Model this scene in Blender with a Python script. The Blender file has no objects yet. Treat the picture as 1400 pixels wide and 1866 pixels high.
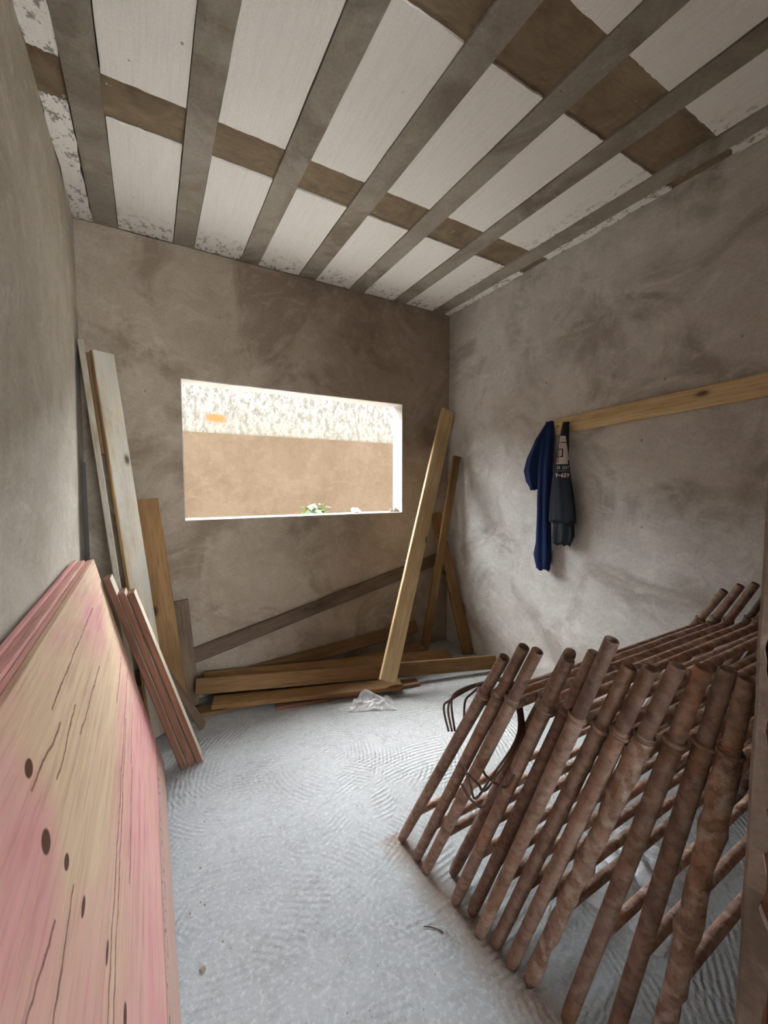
import bpy, bmesh, math, random
from mathutils import Vector, Matrix, noise as mnoise
random.seed(7)
scene = bpy.context.scene
COL = scene.collection

# ---------------------------------------------------------------- camera, world, sun, exposure
F, CX, CY, CAMH = 745.0, 700.0, 933.0, 1.285
PITCH = math.atan(48 / F); YAW = math.atan(430 / math.hypot(F, 48))
cam_data = bpy.data.cameras.new('camera'); cam = bpy.data.objects.new('camera', cam_data); COL.objects.link(cam)
cam.location = (0, 0, CAMH); cam.rotation_euler = (math.pi / 2 - PITCH, 0, -YAW)
cam_data.sensor_fit = 'HORIZONTAL'; cam_data.sensor_width = 36.0; cam_data.lens = F / 1400 * 36.0; cam_data.clip_start = 0.02
scene.camera = cam

world = bpy.data.worlds.new('sky'); scene.world = world; world.use_nodes = True
wbg = world.node_tree.nodes['Background']
wbg.inputs['Color'].default_value = (0.84, 0.93, 1.0, 1); wbg.inputs['Strength'].default_value = 23.0

SUN_EL, SUN_AZ = math.radians(56), math.radians(-25)      # hazy sun beyond the boundary wall
sd = bpy.data.lights.new('hazy_sun', 'SUN'); sd.energy = 11.0; sd.angle = math.radians(34); sd.color = (1.0, 0.985, 0.96)
sun = bpy.data.objects.new('hazy_sun', sd); COL.objects.link(sun)
_d = Vector((math.sin(SUN_AZ) * math.cos(SUN_EL), math.cos(SUN_AZ) * math.cos(SUN_EL), math.sin(SUN_EL)))
sun.rotation_euler = _d.to_track_quat('Z', 'Y').to_euler(); sun.location = (0, 8, 10)

scene.view_settings.view_transform = 'Standard'; scene.view_settings.look = 'None'
scene.view_settings.exposure = 0.2; scene.view_settings.gamma = 1.0; scene.view_settings.use_curve_mapping = False

# ---------------------------------------------------------------- pixel -> place helper
_fw0 = Vector((math.sin(YAW), math.cos(YAW), 0)); _rt = Vector((math.cos(YAW), -math.sin(YAW), 0)); _up0 = Vector((0, 0, 1))
_fw = _fw0 * math.cos(PITCH) - _up0 * math.sin(PITCH); _up = _up0 * math.cos(PITCH) + _fw0 * math.sin(PITCH)
def pix(x, y, ax, v):
    d = _fw * F + _rt * (x - CX) - _up * (y - CY); c = Vector((0, 0, CAMH))
    return c + d * ((v - c[ax]) / d[ax])

YB, XR, XL, ZC = 2.642, 2.127, -0.285, 2.631          # back wall, right wall, left wall, ceiling
YF0, YF1, XJ = 0.098, 0.248, 0.80                      # front wall and its door jamb
WX0, WX1, WZ0, WZ1, WT = 0.183, 1.681, 1.083, 1.895, 0.13

# ---------------------------------------------------------------- materials
def newmat(name, rough=0.85):
    m = bpy.data.materials.new(name); m.use_nodes = True; nt = m.node_tree
    b = nt.nodes['Principled BSDF']; b.inputs['Roughness'].default_value = rough
    if 'Specular IOR Level' in b.inputs: b.inputs['Specular IOR Level'].default_value = 0.3
    return m, nt, b
class N:
    def __init__(s, nt, rnd=False):
        s.nt = nt; tc = nt.nodes.new('ShaderNodeTexCoord'); s.co = tc.outputs['Object']
        s.oi = nt.nodes.new('ShaderNodeObjectInfo')
        if rnd:
            mul = nt.nodes.new('ShaderNodeVectorMath'); mul.operation = 'MULTIPLY_ADD'
            s.nt.links.new(s.oi.outputs['Random'], mul.inputs[0]); mul.inputs[1].default_value = (37, 23, 51)
            s.nt.links.new(s.co, mul.inputs[2]); s.co = mul.outputs[0]
    def L(s, a, b): s.nt.links.new(a, b)
    def map(s, scale=(1, 1, 1), loc=(0, 0, 0), co=None):
        m = s.nt.nodes.new('ShaderNodeMapping'); m.inputs['Scale'].default_value = scale; m.inputs['Location'].default_value = loc
        s.L(co or s.co, m.inputs['Vector']); return m.outputs[0]
    def noise(s, scale, detail=4, rough=0.55, co=None, dist=0.0):
        n = s.nt.nodes.new('ShaderNodeTexNoise'); n.inputs['Scale'].default_value = scale; n.inputs['Detail'].default_value = detail
        n.inputs['Roughness'].default_value = rough; n.inputs['Distortion'].default_value = dist
        s.L(co or s.co, n.inputs['Vector']); return n.outputs['Fac']
    def vor(s, scale, co=None, feature='F1'):
        n = s.nt.nodes.new('ShaderNodeTexVoronoi'); n.feature = feature; n.inputs['Scale'].default_value = scale
        s.L(co or s.co, n.inputs['Vector']); return n.outputs['Distance']
    def wave(s, scale, dist=3, detail=2, dscale=1.0, typ='BANDS', direction='X', co=None):
        n = s.nt.nodes.new('ShaderNodeTexWave'); n.wave_type = typ
        if typ == 'BANDS': n.bands_direction = direction
        else: n.rings_direction = direction
        n.inputs['Scale'].default_value = scale; n.inputs['Distortion'].default_value = dist
        n.inputs['Detail'].default_value = detail; n.inputs['Detail Scale'].default_value = dscale
        s.L(co or s.co, n.inputs['Vector']); return n.outputs['Fac']
    def ramp(s, fac, stops, ease=False):
        r = s.nt.nodes.new('ShaderNodeValToRGB'); e = r.color_ramp.elements
        if ease: r.color_ramp.interpolation = 'EASE'
        while len(e) < len(stops): e.new(0.5)
        for i, (p, c) in enumerate(stops):
            e[i].position = p; e[i].color = (c, c, c, 1) if isinstance(c, (int, float)) else (*c, 1)
        s.L(fac, r.inputs[0]); return r.outputs[0]
    def mix(s, fac, a, b, mode='MIX'):
        m = s.nt.nodes.new('ShaderNodeMix'); m.data_type = 'RGBA'; m.blend_type = mode
        for sock, v in ((m.inputs[0], fac), (m.inputs[6], a), (m.inputs[7], b)):
            if isinstance(v, (int, float)): sock.default_value = v
            elif isinstance(v, tuple): sock.default_value = (*v, 1)
            else: s.L(v, sock)
        return m.outputs[2]
    def math(s, op, a, b=0.0, c=None, clamp=False):
        m = s.nt.nodes.new('ShaderNodeMath'); m.operation = op; m.use_clamp = clamp
        for i, v in enumerate((a, b, c)):
            if v is None: continue
            if isinstance(v, (int, float)): m.inputs[i].default_value = v
            else: s.L(v, m.inputs[i])
        return m.outputs[0]
    def sep(s, co=None):
        x = s.nt.nodes.new('ShaderNodeSeparateXYZ'); s.L(co or s.co, x.inputs[0]); return x.outputs
    def bump(s, h, strength=0.3, dist=0.01, prev=None):
        b = s.nt.nodes.new('ShaderNodeBump'); b.inputs['Strength'].default_value = strength; b.inputs['Distance'].default_value = dist
        s.L(h, b.inputs['Height'])
        if prev is not None: s.L(prev, b.inputs['Normal'])
        return b.outputs[0]

def plaster(name, lo, hi, dark=None, bump=0.5, pits=True, smear=1.0):
    m, nt, b = newmat(name, 0.92); n = N(nt)
    big = n.noise(1.6, 5, 0.6, dist=0.6); mid = n.noise(7, 5, 0.65, dist=0.8); fine = n.noise(90, 3, 0.6)
    f = n.math('ADD', n.math('MULTIPLY', big, 0.65), n.math('MULTIPLY', mid, 0.35))
    c = n.mix(n.ramp(f, [(0.38, 0.0), (0.60, 1.0)]), lo, hi)
    if dark: c = n.mix(n.math('MULTIPLY', n.ramp(n.noise(2.3, 4, 0.6, co=n.map(loc=(3, 7, 1)), dist=1.0), [(0.50, 0.0), (0.64, 1.0)]), 0.9), c, dark)
    c = n.mix(n.math('MULTIPLY', n.ramp(n.noise(3.1, 5, 0.7, co=n.map(scale=(1, 1, 1.6), loc=(9, 2, 4)), dist=2.2), [(0.54, 0.0), (0.66, 1.0)]), 0.35), c, tuple(x * 1.25 for x in hi))
    c = n.mix(0.12, c, n.ramp(fine, [(0.3, 0.0), (0.7, 0.8)]), 'OVERLAY')
    if pits:
        sp = n.ramp(n.vor(16, co=n.map(scale=(1, 1, .6))), [(0.05, 1.0), (0.1, 0.0)])
        sp = n.math('MULTIPLY', sp, n.ramp(n.noise(3.2, 3), [(0.52, 0.0), (0.62, 0.7)]))
        c = n.mix(sp, c, (0.10, 0.085, 0.07))
    nt.links.new(c, b.inputs['Base Color'])
    sw = n.wave(5.0, 9, 3, 1.2, 'RINGS', 'SPHERICAL', co=n.map(loc=(-1.0, 0, -2.1)))
    h = n.math('ADD', n.math('MULTIPLY', mid, 0.8), n.math('MULTIPLY', sw, 0.18 * smear))
    nb = n.bump(h, bump, 0.012); nb = n.bump(fine, 0.25, 0.003, nb)
    nt.links.new(nb, b.inputs['Normal']); return m

def wood(name, c1, c2, dark, grey=None, greyamt=0.0, knots=True, bump=0.35, edge=None, et=0.0095):
    m, nt, b = newmat(name, 0.75); n = N(nt, True); raw = n.nt.nodes.new('ShaderNodeTexCoord').outputs['Object']
    g = n.noise(3.0, 5, 0.65, co=n.map(scale=(0.9, 14, 14)), dist=0.7)
    g2 = n.noise(11, 4, 0.6, co=n.map(scale=(0.7, 16, 16)))
    tone = n.noise(2.2, 3, 0.5, co=n.map(scale=(1, 3, 3)))
    c = n.mix(n.ramp(g, [(0.32, 0.0), (0.66, 1.0)]), c1, c2)
    c = n.mix(n.math('MULTIPLY', n.ramp(g2, [(0.52, 0.0), (0.68, 1.0)]), 0.6), c, dark)
    c = n.mix(n.math('MULTIPLY', n.ramp(tone, [(0.45, 0.0), (0.7, 1.0)]), 0.5), c, dark)
    if grey: c = n.mix(n.math('MULTIPLY', n.ramp(n.noise(5, 5, 0.7, co=n.map(scale=(1, 2.5, 2.5), loc=(4, 2, 0))), [(0.36, 0.0), (0.6, 1.0)]), greyamt), c, grey)
    if knots:
        k = n.vor(3.2, co=n.map(scale=(1.0, 2.2, 0.0)))
        c = n.mix(n.ramp(k, [(0.05, 0.95), (0.09, 0.35), (0.14, 0.0)]), c, tuple(x * 0.35 for x in dark))
    if edge:
        em = n.math('LESS_THAN', n.math('ABSOLUTE', n.sep(raw)[2]), et)
        c = n.mix(em, c, n.mix(n.ramp(g, [(0.35, 0.0), (0.65, 1.0)]), tuple(x * .6 for x in edge), tuple(x * 1.25 for x in edge)))
    v = n.math('MULTIPLY_ADD', n.oi.outputs['Random'], 0.35, 0.82)
    hsv = nt.nodes.new('ShaderNodeHueSaturation'); nt.links.new(c, hsv.inputs['Color']); nt.links.new(v, hsv.inputs['Value'])
    nt.links.new(hsv.outputs[0], b.inputs['Base Color'])
    nt.links.new(n.bump(n.math('ADD', g, n.math('MULTIPLY', g2, 0.6)), bump, 0.004), b.inputs['Normal']); return m

M = {}
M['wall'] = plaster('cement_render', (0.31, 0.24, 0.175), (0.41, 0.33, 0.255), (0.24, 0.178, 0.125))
M['wall_r'] = plaster('cement_render_right', (0.445, 0.40, 0.355), (0.59, 0.55, 0.505), (0.345, 0.30, 0.255))  # direct window light put into a paler, greyer copy of the render
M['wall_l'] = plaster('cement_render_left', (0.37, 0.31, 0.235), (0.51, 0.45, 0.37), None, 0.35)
M['reveal'] = plaster('fresh_reveal_mortar', (0.42, 0.38, 0.34), (0.54, 0.51, 0.475), None, 0.3, False)
M['jamb'] = plaster('broken_mortar', (0.20, 0.145, 0.115), (0.31, 0.24, 0.195), (0.13, 0.093, 0.07), 1.0)
M['tan'] = plaster('tan_render', (0.150, 0.107, 0.071), (0.190, 0.142, 0.099), None, 0.4, False)
M['joist'] = plaster('precast_concrete', (0.275, 0.235, 0.19), (0.375, 0.33, 0.28), (0.21, 0.17, 0.13), 0.25)

def brick_mat():
    m, nt, b = newmat('clay_block', 0.9); n = N(nt)
    c = n.mix(n.noise(9, 5, 0.7), (0.16, 0.055, 0.03), (0.30, 0.13, 0.08)); nt.links.new(c, b.inputs['Base Color'])
    nt.links.new(n.bump(n.noise(40, 4), 0.6, 0.01), b.inputs['Normal']); return m
M['brick'] = brick_mat()

def eps_mat():
    m, nt, b = newmat('styrofoam', 0.9); n = N(nt)
    bead = n.vor(160); lines = n.noise(26, 2, 0.5, co=n.map(scale=(7, 0.25, 1)))
    c = n.mix(n.ramp(bead, [(0.2, 0.0), (0.7, 1.0)]), (0.92, 0.875, 0.83), (0.87, 0.82, 0.775))
    c = n.mix(n.math('MULTIPLY', n.ramp(lines, [(0.48, 0.0), (0.62, 1.0)]), 0.12), c, (0.55, 0.52, 0.48))
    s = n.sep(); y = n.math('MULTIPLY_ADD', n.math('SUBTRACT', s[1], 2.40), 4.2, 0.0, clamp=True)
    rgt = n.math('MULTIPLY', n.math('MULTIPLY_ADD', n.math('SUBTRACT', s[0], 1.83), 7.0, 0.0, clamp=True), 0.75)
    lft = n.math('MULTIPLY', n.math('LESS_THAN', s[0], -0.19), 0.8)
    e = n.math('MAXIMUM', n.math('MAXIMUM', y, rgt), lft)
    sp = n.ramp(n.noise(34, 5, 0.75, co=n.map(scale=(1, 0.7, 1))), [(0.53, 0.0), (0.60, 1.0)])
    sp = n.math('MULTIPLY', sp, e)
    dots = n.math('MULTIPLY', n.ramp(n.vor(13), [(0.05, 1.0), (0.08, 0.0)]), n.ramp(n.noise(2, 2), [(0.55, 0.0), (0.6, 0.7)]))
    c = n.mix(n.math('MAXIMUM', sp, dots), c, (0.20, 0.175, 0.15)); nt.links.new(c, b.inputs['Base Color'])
    nt.links.new(n.bump(bead, 0.25, 0.003), b.inputs['Normal']); return m
M['eps'] = eps_mat()

def infill_mat():
    m, nt, b = newmat('brown_rib_concrete', 0.85); n = N(nt)
    a = n.noise(5, 5, 0.65, dist=1.0); g = n.noise(30, 4, 0.6, co=n.map(scale=(0.6, 3, 1)))
    c = n.mix(n.ramp(a, [(0.3, 0.0), (0.7, 1.0)]), (0.16, 0.112, 0.07), (0.30, 0.225, 0.145))
    c = n.mix(n.math('MULTIPLY', n.ramp(g, [(0.5, 0.0), (0.7, 1.0)]), 0.35), c, (0.11, 0.08, 0.055))
    c = n.mix(n.ramp(n.noise(22, 3), [(0.70, 0.0), (0.74, 0.8)]), c, (0.5, 0.46, 0.4)); nt.links.new(c, b.inputs['Base Color'])
    nt.links.new(n.bump(n.math('ADD', a, n.math('MULTIPLY', g, .4)), 0.6, 0.012), b.inputs['Normal']); return m
M['infill'] = infill_mat()

def floor_mat():
    m, nt, b = newmat('trowelled_concrete', 0.8); n = N(nt)
    big = n.noise(1.8, 4, 0.6); mid = n.noise(24, 5, 0.7); fine = n.noise(130, 3, 0.6)
    c = n.mix(n.ramp(big, [(0.35, 0.0), (0.65, 1.0)]), (0.335, 0.342, 0.337), (0.42, 0.432, 0.43))
    c = n.mix(n.math('MULTIPLY', n.ramp(mid, [(0.35, 1.0), (0.52, 0.0)]), 0.45), c, (0.25, 0.25, 0.24))
    c = n.mix(n.math('MULTIPLY', n.ramp(n.noise(70, 4, 0.7), [(0.50, 0.0), (0.66, 1.0)]), 0.4), c, (0.62, 0.64, 0.64))
    c = n.mix(n.ramp(n.vor(21), [(0.035, 0.8), (0.06, 0.0)]), c, (0.17, 0.155, 0.13))
    # rust dust trodden off the scaffold feet
    s = n.sep(); d = n.math('ABSOLUTE', n.math('SUBTRACT', s[0], n.math('MULTIPLY_ADD', s[1], -0.08, 0.835)))
    band = n.math('MULTIPLY_ADD', n.math('ADD', d, n.math('MULTIPLY', n.noise(9, 4), 0.09)), -12.0, 1.5, clamp=True)
    band = n.math('MULTIPLY', band, n.math('MULTIPLY', n.math('LESS_THAN', s[1], 1.22), 0.7))
    c = n.mix(band, c, (0.25, 0.165, 0.115)); nt.links.new(c, b.inputs['Base Color'])
    h = n.math('MULTIPLY', mid, 0.5)
    for k, (cx, cy, sc, ox) in enumerate([(1.0, 0.55, 16, 0), (0.35, 1.9, 17, 3), (0.75, 1.75, 15, 6), (0.1, 0.9, 16, 9)]):
        w = n.wave(sc, 1.6, 2, 1.5, 'RINGS', 'Z', co=n.map(loc=(-cx, -cy, 0)))
        mask = n.ramp(n.noise(3.0, 3, 0.6, co=n.map(loc=(ox, ox * 2, 0))), [(0.52, 0.0), (0.6, 1.0)])
        h = n.math('ADD', h, n.math('MULTIPLY', n.math('MULTIPLY', w, mask), 0.55))
    nb = n.bump(h, 0.7, 0.007); nb = n.bump(fine, 0.7, 0.004, nb); nt.links.new(nb, b.inputs['Normal']); return m
M['floor'] = floor_mat()

def ply_mat(name, front):
    m, nt, b = newmat(name, 0.62); n = N(nt, not front)
    # local x = along the sheet, y = up the sheet
    g = n.noise(5, 5, 0.65, co=n.map(scale=(0.5, 9, 1)), dist=0.9)
    c = n.mix(n.ramp(g, [(0.3, 0.0), (0.7, 1.0)]), (0.66, 0.44, 0.275), (0.80, 0.59, 0.40))
    pk = n.noise(2.6, 4, 0.6, co=n.map(scale=(0.7, 1.5, 1), loc=(2.2, 0.35, 0)), dist=0.4)
    s = n.sep()
    def blob(x, y, rx, ry):
        a = n.math('MULTIPLY', n.math('SUBTRACT', s[0], x), 1 / rx); q = n.math('MULTIPLY', n.math('SUBTRACT', s[1], y), 1 / ry)
        return n.math('SUBTRACT', 1.0, n.math('ADD', n.math('MULTIPLY', a, a), n.math('MULTIPLY', q, q)), clamp=True)
    if front:
        low = n.math('MULTIPLY_ADD', n.math('SUBTRACT', 0.66, s[1]), 0.9, 0.0, clamp=True)
        pf = n.math('ADD', n.math('SUBTRACT', pk, 0.10), low)
        pf = n.math('ADD', pf, n.math('MULTIPLY_ADD', n.noise(9, 6, 0.75, co=n.map(scale=(0.45, 2.0, 1), loc=(1, 4, 0)), dist=0.8), 0.75, -0.375))
        for bl, a_ in ((blob(.42, .83, .3, .12), .4), (blob(1.36, .82, .2, .16), .45), (blob(1.3, .56, .2, .1), .1)): pf = n.math('ADD', pf, n.math('MULTIPLY', bl, a_))
        pf = n.math('SUBTRACT', pf, n.math('MULTIPLY', blob(.85, .74, .5, .22), .25))
    else: pf = n.math('ADD', pk, 0.2)
    pink = n.mix(n.noise(9, 4, 0.6, co=n.map(scale=(0.5, 2.2, 1))), (0.60, 0.175, 0.19), (0.86, 0.46, 0.46))
    c = n.mix(n.math('MULTIPLY', n.ramp(pf, [(0.30, 0.0), (0.86, 1.0)]), 0.9), c, pink)
    c = n.mix(n.math('MULTIPLY', n.ramp(n.noise(7, 5, 0.7, co=n.map(scale=(0.3, 6, 1), loc=(3, 9, 0))), [(0.50, 0.0), (0.70, 1.0)]), 0.5), c, (0.33, 0.14, 0.10))
    wob = n.math('MULTIPLY_ADD', n.noise(7, 4, 0.6, co=n.map(scale=(1, 0.15, 1))), 0.05, -0.025)
    crack = n.math('MULTIPLY', n.ramp(n.noise(3, 3, co=n.map(scale=(0.5, 30, 1), loc=(7, 1, 0))), [(0.70, 0.0), (0.74, 0.5)]), 0.6)
    if front:
        for (x0, y0, x1, y1, wd) in [(.35, .872, 1.05, .872, .0022), (.13, .525, 1.34, .476, .0022), (1.24, .664, 1.50, .650, .003), (.45, .50, 1.34, .449, .0016), (1.33, .70, 1.52, .722, .0024), (1.03, .833, 1.25, .847, .0022), (.6, .42, 1.0, .40, .0014), (.25, .45, .6, .43, .0016), (.15, .60, .5, .585, .0018), (.9, .80, 1.15, .79, .0014), (.55, .74, .95, .75, .0012)]:
            yc = n.math('MULTIPLY_ADD', s[0], (y1 - y0) / (x1 - x0), y0 - x0 * (y1 - y0) / (x1 - x0))
            dd = n.math('ABSOLUTE', n.math('SUBTRACT', n.math('SUBTRACT', s[1], yc), n.math('MULTIPLY', wob, .6)))
            mk = n.math('MULTIPLY', n.ramp(n.math('ADD', dd, n.math('MULTIPLY_ADD', n.noise(25, 2, co=n.map(scale=(1, .2, 1))), .003, -.0015)), [(wd * .25, 1.0), (wd * .9, 0.0)]), n.math('MULTIPLY', n.math('GREATER_THAN', s[0], x0), n.math('LESS_THAN', s[0], x1)))
            crack = n.math('MAXIMUM', crack, mk)
    c = n.mix(n.math('MULTIPLY', crack, 0.92), c, (0.13, 0.022, 0.02))
    if front:
        for (kx, ky, ra, rb) in [(1.228, .871, .020, .014), (1.268, .772, .022, .017), (1.233, .699, .017, .010), (1.24, .616, .022, .007), (1.225, .499, .025, .006), (1.256, .397, .025, .009)]:
            dx = n.math('MULTIPLY', n.math('SUBTRACT', s[0], kx), 1 / ra); dy = n.math('MULTIPLY', n.math('SUBTRACT', s[1], ky), 1 / rb)
            r = n.math('ADD', n.math('MULTIPLY', dx, dx), n.math('MULTIPLY', dy, dy))
            c = n.mix(n.ramp(r, [(0.65, 1.0), (1.0, 0.0)]), c, (0.10, 0.036, 0.018))
        yy = n.math('ADD', s[1], n.math('MULTIPLY', wob, .2))
        c = n.mix(n.math('MULTIPLY', n.math('LESS_THAN', yy, 0.125), 0.8), c, n.mix(n.noise(6, 5, .7, co=n.map(scale=(.5, 12, 1))), (0.36, 0.20, 0.15), (0.66, 0.49, 0.40)))
        chip = n.math('MULTIPLY', n.ramp(n.math('ABSOLUTE', n.math('SUBTRACT', yy, 0.108)), [(0.012, 1.0), (0.022, 0.0)]), n.ramp(n.noise(45, 3, 0.6, co=n.map(scale=(1, 2.0, 1))), [(0.56, 0.0), (0.62, 1.0)]))
        shadow_line = n.ramp(n.math('ABSOLUTE', n.math('SUBTRACT', yy, 0.125)), [(0.0012, 0.8), (0.003, 0.0)])  # shadow along the sheet's lower boundary, painted as a dark line
        c = n.mix(n.math('MAXIMUM', chip, shadow_line), c, (0.12, 0.045, 0.04))
    nt.links.new(c, b.inputs['Base Color'])
    nt.links.new(n.bump(n.math('ADD', g, n.math('MULTIPLY', crack, -1.2)), 0.25, 0.003), b.inputs['Normal']); return m
M['ply'] = ply_mat('pink_stained_plywood_face', True); M['ply2'] = ply_mat('pink_stained_plywood', False)

M['pine'] = wood('pale_pine', (0.50, 0.345, 0.17), (0.66, 0.50, 0.29), (0.30, 0.17, 0.07))
M['amber'] = wood('amber_pine', (0.225, 0.118, 0.044), (0.31, 0.175, 0.072), (0.10, 0.046, 0.015))
M['brown'] = wood('brown_pine', (0.15, 0.08, 0.034), (0.22, 0.125, 0.056), (0.07, 0.034, 0.014))
M['old'] = wood('old_dark_board', (0.085, 0.052, 0.03), (0.165, 0.105, 0.062), (0.04, 0.023, 0.013), (0.24, 0.185, 0.13), 0.3)
M['grey'] = wood('cement_stained_board', (0.46, 0.36, 0.24), (0.58, 0.48, 0.35), (0.24, 0.165, 0.09), (0.50, 0.475, 0.42), 0.75, edge=(0.50, 0.29, 0.11), et=0.013)
M['greyb'] = wood('weathered_board', (0.30, 0.23, 0.15), (0.44, 0.36, 0.26), (0.14, 0.09, 0.05), (0.45, 0.42, 0.36), 0.6)
M['red'] = wood('reddish_board', (0.17, 0.08, 0.042), (0.28, 0.145, 0.085), (0.07, 0.03, 0.018))
M['cream_shaded'] = wood('shaded_edge_board', (0.60, 0.49, 0.36), (0.76, 0.66, 0.52), (0.42, 0.28, 0.18), knots=False, edge=(0.19, 0.085, 0.05), et=0.0128)  # window-lit face pale and shaded edges dark, painted into the wood

def rust_mat(name, crust=0.0, light=1.0):
    m, nt, b = newmat(name, 0.78); n = N(nt, True)
    a = n.noise(13, 5, 0.65, dist=0.8); f = n.noise(55, 4, 0.65); sp = n.wave(9, 7, 3, 2.0, 'BANDS', 'DIAGONAL')
    c = n.mix(n.ramp(a, [(0.32, 0.0), (0.66, 1.0)]), (0.14, 0.079, 0.054), (0.27, 0.17, 0.127))
    c = n.mix(n.math('MULTIPLY', n.ramp(n.noise(7, 4, 0.6, co=n.map(loc=(5, 1, 3))), [(0.5, 0.0), (0.68, 1.0)]), 0.6), c, (0.235, 0.098, 0.048))
    c = n.mix(n.math('MULTIPLY', n.ramp(f, [(0.48, 0.0), (0.62, 1.0)]), 0.45), c, (0.055, 0.034, 0.026))
    c = n.mix(n.math('MULTIPLY', n.ramp(n.math('MULTIPLY_ADD', sp, 0.25, n.noise(24, 5, 0.75)), [(0.62, 0.0), (0.86, 1.0)]), 0.4 + crust), c, (0.32, 0.25, 0.205))
    hsv = nt.nodes.new('ShaderNodeHueSaturation'); nt.links.new(c, hsv.inputs['Color'])
    nt.links.new(n.math('MULTIPLY_ADD', n.oi.outputs['Random'], 0.5 * light, 0.75 * light), hsv.inputs['Value'])
    nt.links.new(hsv.outputs[0], b.inputs['Base Color']); b.inputs['Metallic'].default_value = 0.0
    h = n.math('ADD', f, n.math('MULTIPLY', a, 0.8)); nt.links.new(n.bump(h, 0.5 + crust, 0.004 + crust * 0.012), b.inputs['Normal']); return m
M['rust'] = rust_mat('rusty_steel'); M['crust'] = rust_mat('concrete_crusted_steel', 0.5, 1.15)
M['rung'] = rust_mat('dusty_steel_rung', 0.30, 1.75)

def plain(name, col, rough=0.8, var=0.25, scale=20, bump=0.2, metallic=0.0):
    m, nt, b = newmat(name, rough); n = N(nt, True); f = n.noise(scale, 4, 0.6)
    nt.links.new(n.mix(f, tuple(x * (1 - var) for x in col), tuple(min(1, x * (1 + var)) for x in col)), b.inputs['Base Color'])
    nt.links.new(n.bump(f, bump, 0.004), b.inputs['Normal']); b.inputs['Metallic'].default_value = metallic; return m
M['rebar'] = plain('rusty_rebar', (0.085, 0.042, 0.03), 0.7, 0.4, 60)
M['steel'] = plain('dark_steel_bar', (0.07, 0.066, 0.06), 0.5, 0.2)
M['navy'] = plain('navy_cloth', (0.006, 0.017, 0.068), 0.9, 0.3, 120, 0.3)
M['slate'] = plain('dark_slate_cloth', (0.017, 0.021, 0.028), 0.9, 0.25, 120, 0.3)
M['print'] = plain('white_shirt_print', (0.56, 0.47, 0.43), 0.85, 0.08, 60)
M['ink'] = plain('black_print', (0.02, 0.018, 0.02), 0.85, 0.1)
M['soil'] = plain('dark_damp_soil', (0.13, 0.11, 0.085), 0.95, 0.25, 6)
M['earth'] = plain('pale_dry_yard', (0.60, 0.56, 0.50), 0.95, 0.2, 3)
M['raw'] = plain('raw_blockwork', (0.17, 0.13, 0.10), 0.95, 0.2, 4)
M['crumb'] = plain('mortar_crumb', (0.27, 0.225, 0.18), 0.95, 0.3, 40)
M['white'] = plain('white_plaster_lump', (0.8, 0.79, 0.77), 0.9, 0.1)
M['leaf'] = plain('green_leaf', (0.10, 0.23, 0.06), 0.6, 0.5, 8)
M['leafy'] = plain('yellow_green_leaf', (0.38, 0.42, 0.08), 0.6, 0.3, 8)
M['leafg'] = plain('grey_green_leaf', (0.30, 0.38, 0.32), 0.6, 0.3, 8)

def band_mat():
    m, nt, b = newmat('mildewed_white_paint', 0.9); n = N(nt)
    st = n.noise(17, 5, 0.7, co=n.map(scale=(1.0, 1, 0.55))); fl = n.vor(26, co=n.map(scale=(1, 1, 0.7)))
    s = n.sep(); low = n.math('MULTIPLY_ADD', s[2], -1.9, 4.45, clamp=True)
    c = n.mix(n.ramp(st, [(0.42, 0.0), (0.60, 0.85)]), (0.33, 0.335, 0.33), (0.15, 0.15, 0.14))
    c = n.mix(n.math('MULTIPLY', n.ramp(fl, [(0.14, 0.9), (0.26, 0.0)]), 0.8), c, (0.095, 0.10, 0.098))
    c = n.mix(n.math('MULTIPLY', n.math('MULTIPLY', low, n.noise(8, 4)), 0.7), c, (0.28, 0.25, 0.17))
    dx = n.math('MULTIPLY', n.math('SUBTRACT', s[0], 0.73), 1 / 0.17); dz = n.math('MULTIPLY', n.math('SUBTRACT', s[2], 2.093), 1 / 0.068)
    r = n.math('ADD', n.math('ADD', n.math('POWER', n.math('ABSOLUTE', dx), 3), n.math('POWER', n.math('ABSOLUTE', dz), 3)), n.math('MULTIPLY', st, 0.9))
    c = n.mix(n.ramp(r, [(0.5, 0.9), (1.5, 0.0)]), c, (0.40, 0.155, 0.035)); nt.links.new(c, b.inputs['Base Color'])
    nt.links.new(n.bump(st, 0.5, 0.01), b.inputs['Normal']); return m
M['band'] = band_mat()

def film_mat():
    m, nt, b = newmat('clear_plastic_film', 0.25); n = N(nt)
    out = nt.nodes['Material Output']; tr = nt.nodes.new('ShaderNodeBsdfTransparent'); mx = nt.nodes.new('ShaderNodeMixShader')
    b.inputs['Base Color'].default_value = (0.75, 0.76, 0.78, 1); b.inputs['Specular IOR Level'].default_value = 0.6
    fac = n.ramp(n.noise(18, 4, 0.7), [(0.35, 0.42), (0.65, 0.85)])
    nt.links.new(fac, mx.inputs[0]); nt.links.new(tr.outputs[0], mx.inputs[1]); nt.links.new(b.outputs[0], mx.inputs[2]); nt.links.new(mx.outputs[0], out.inputs[0]); return m
M['film'] = film_mat()

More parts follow.
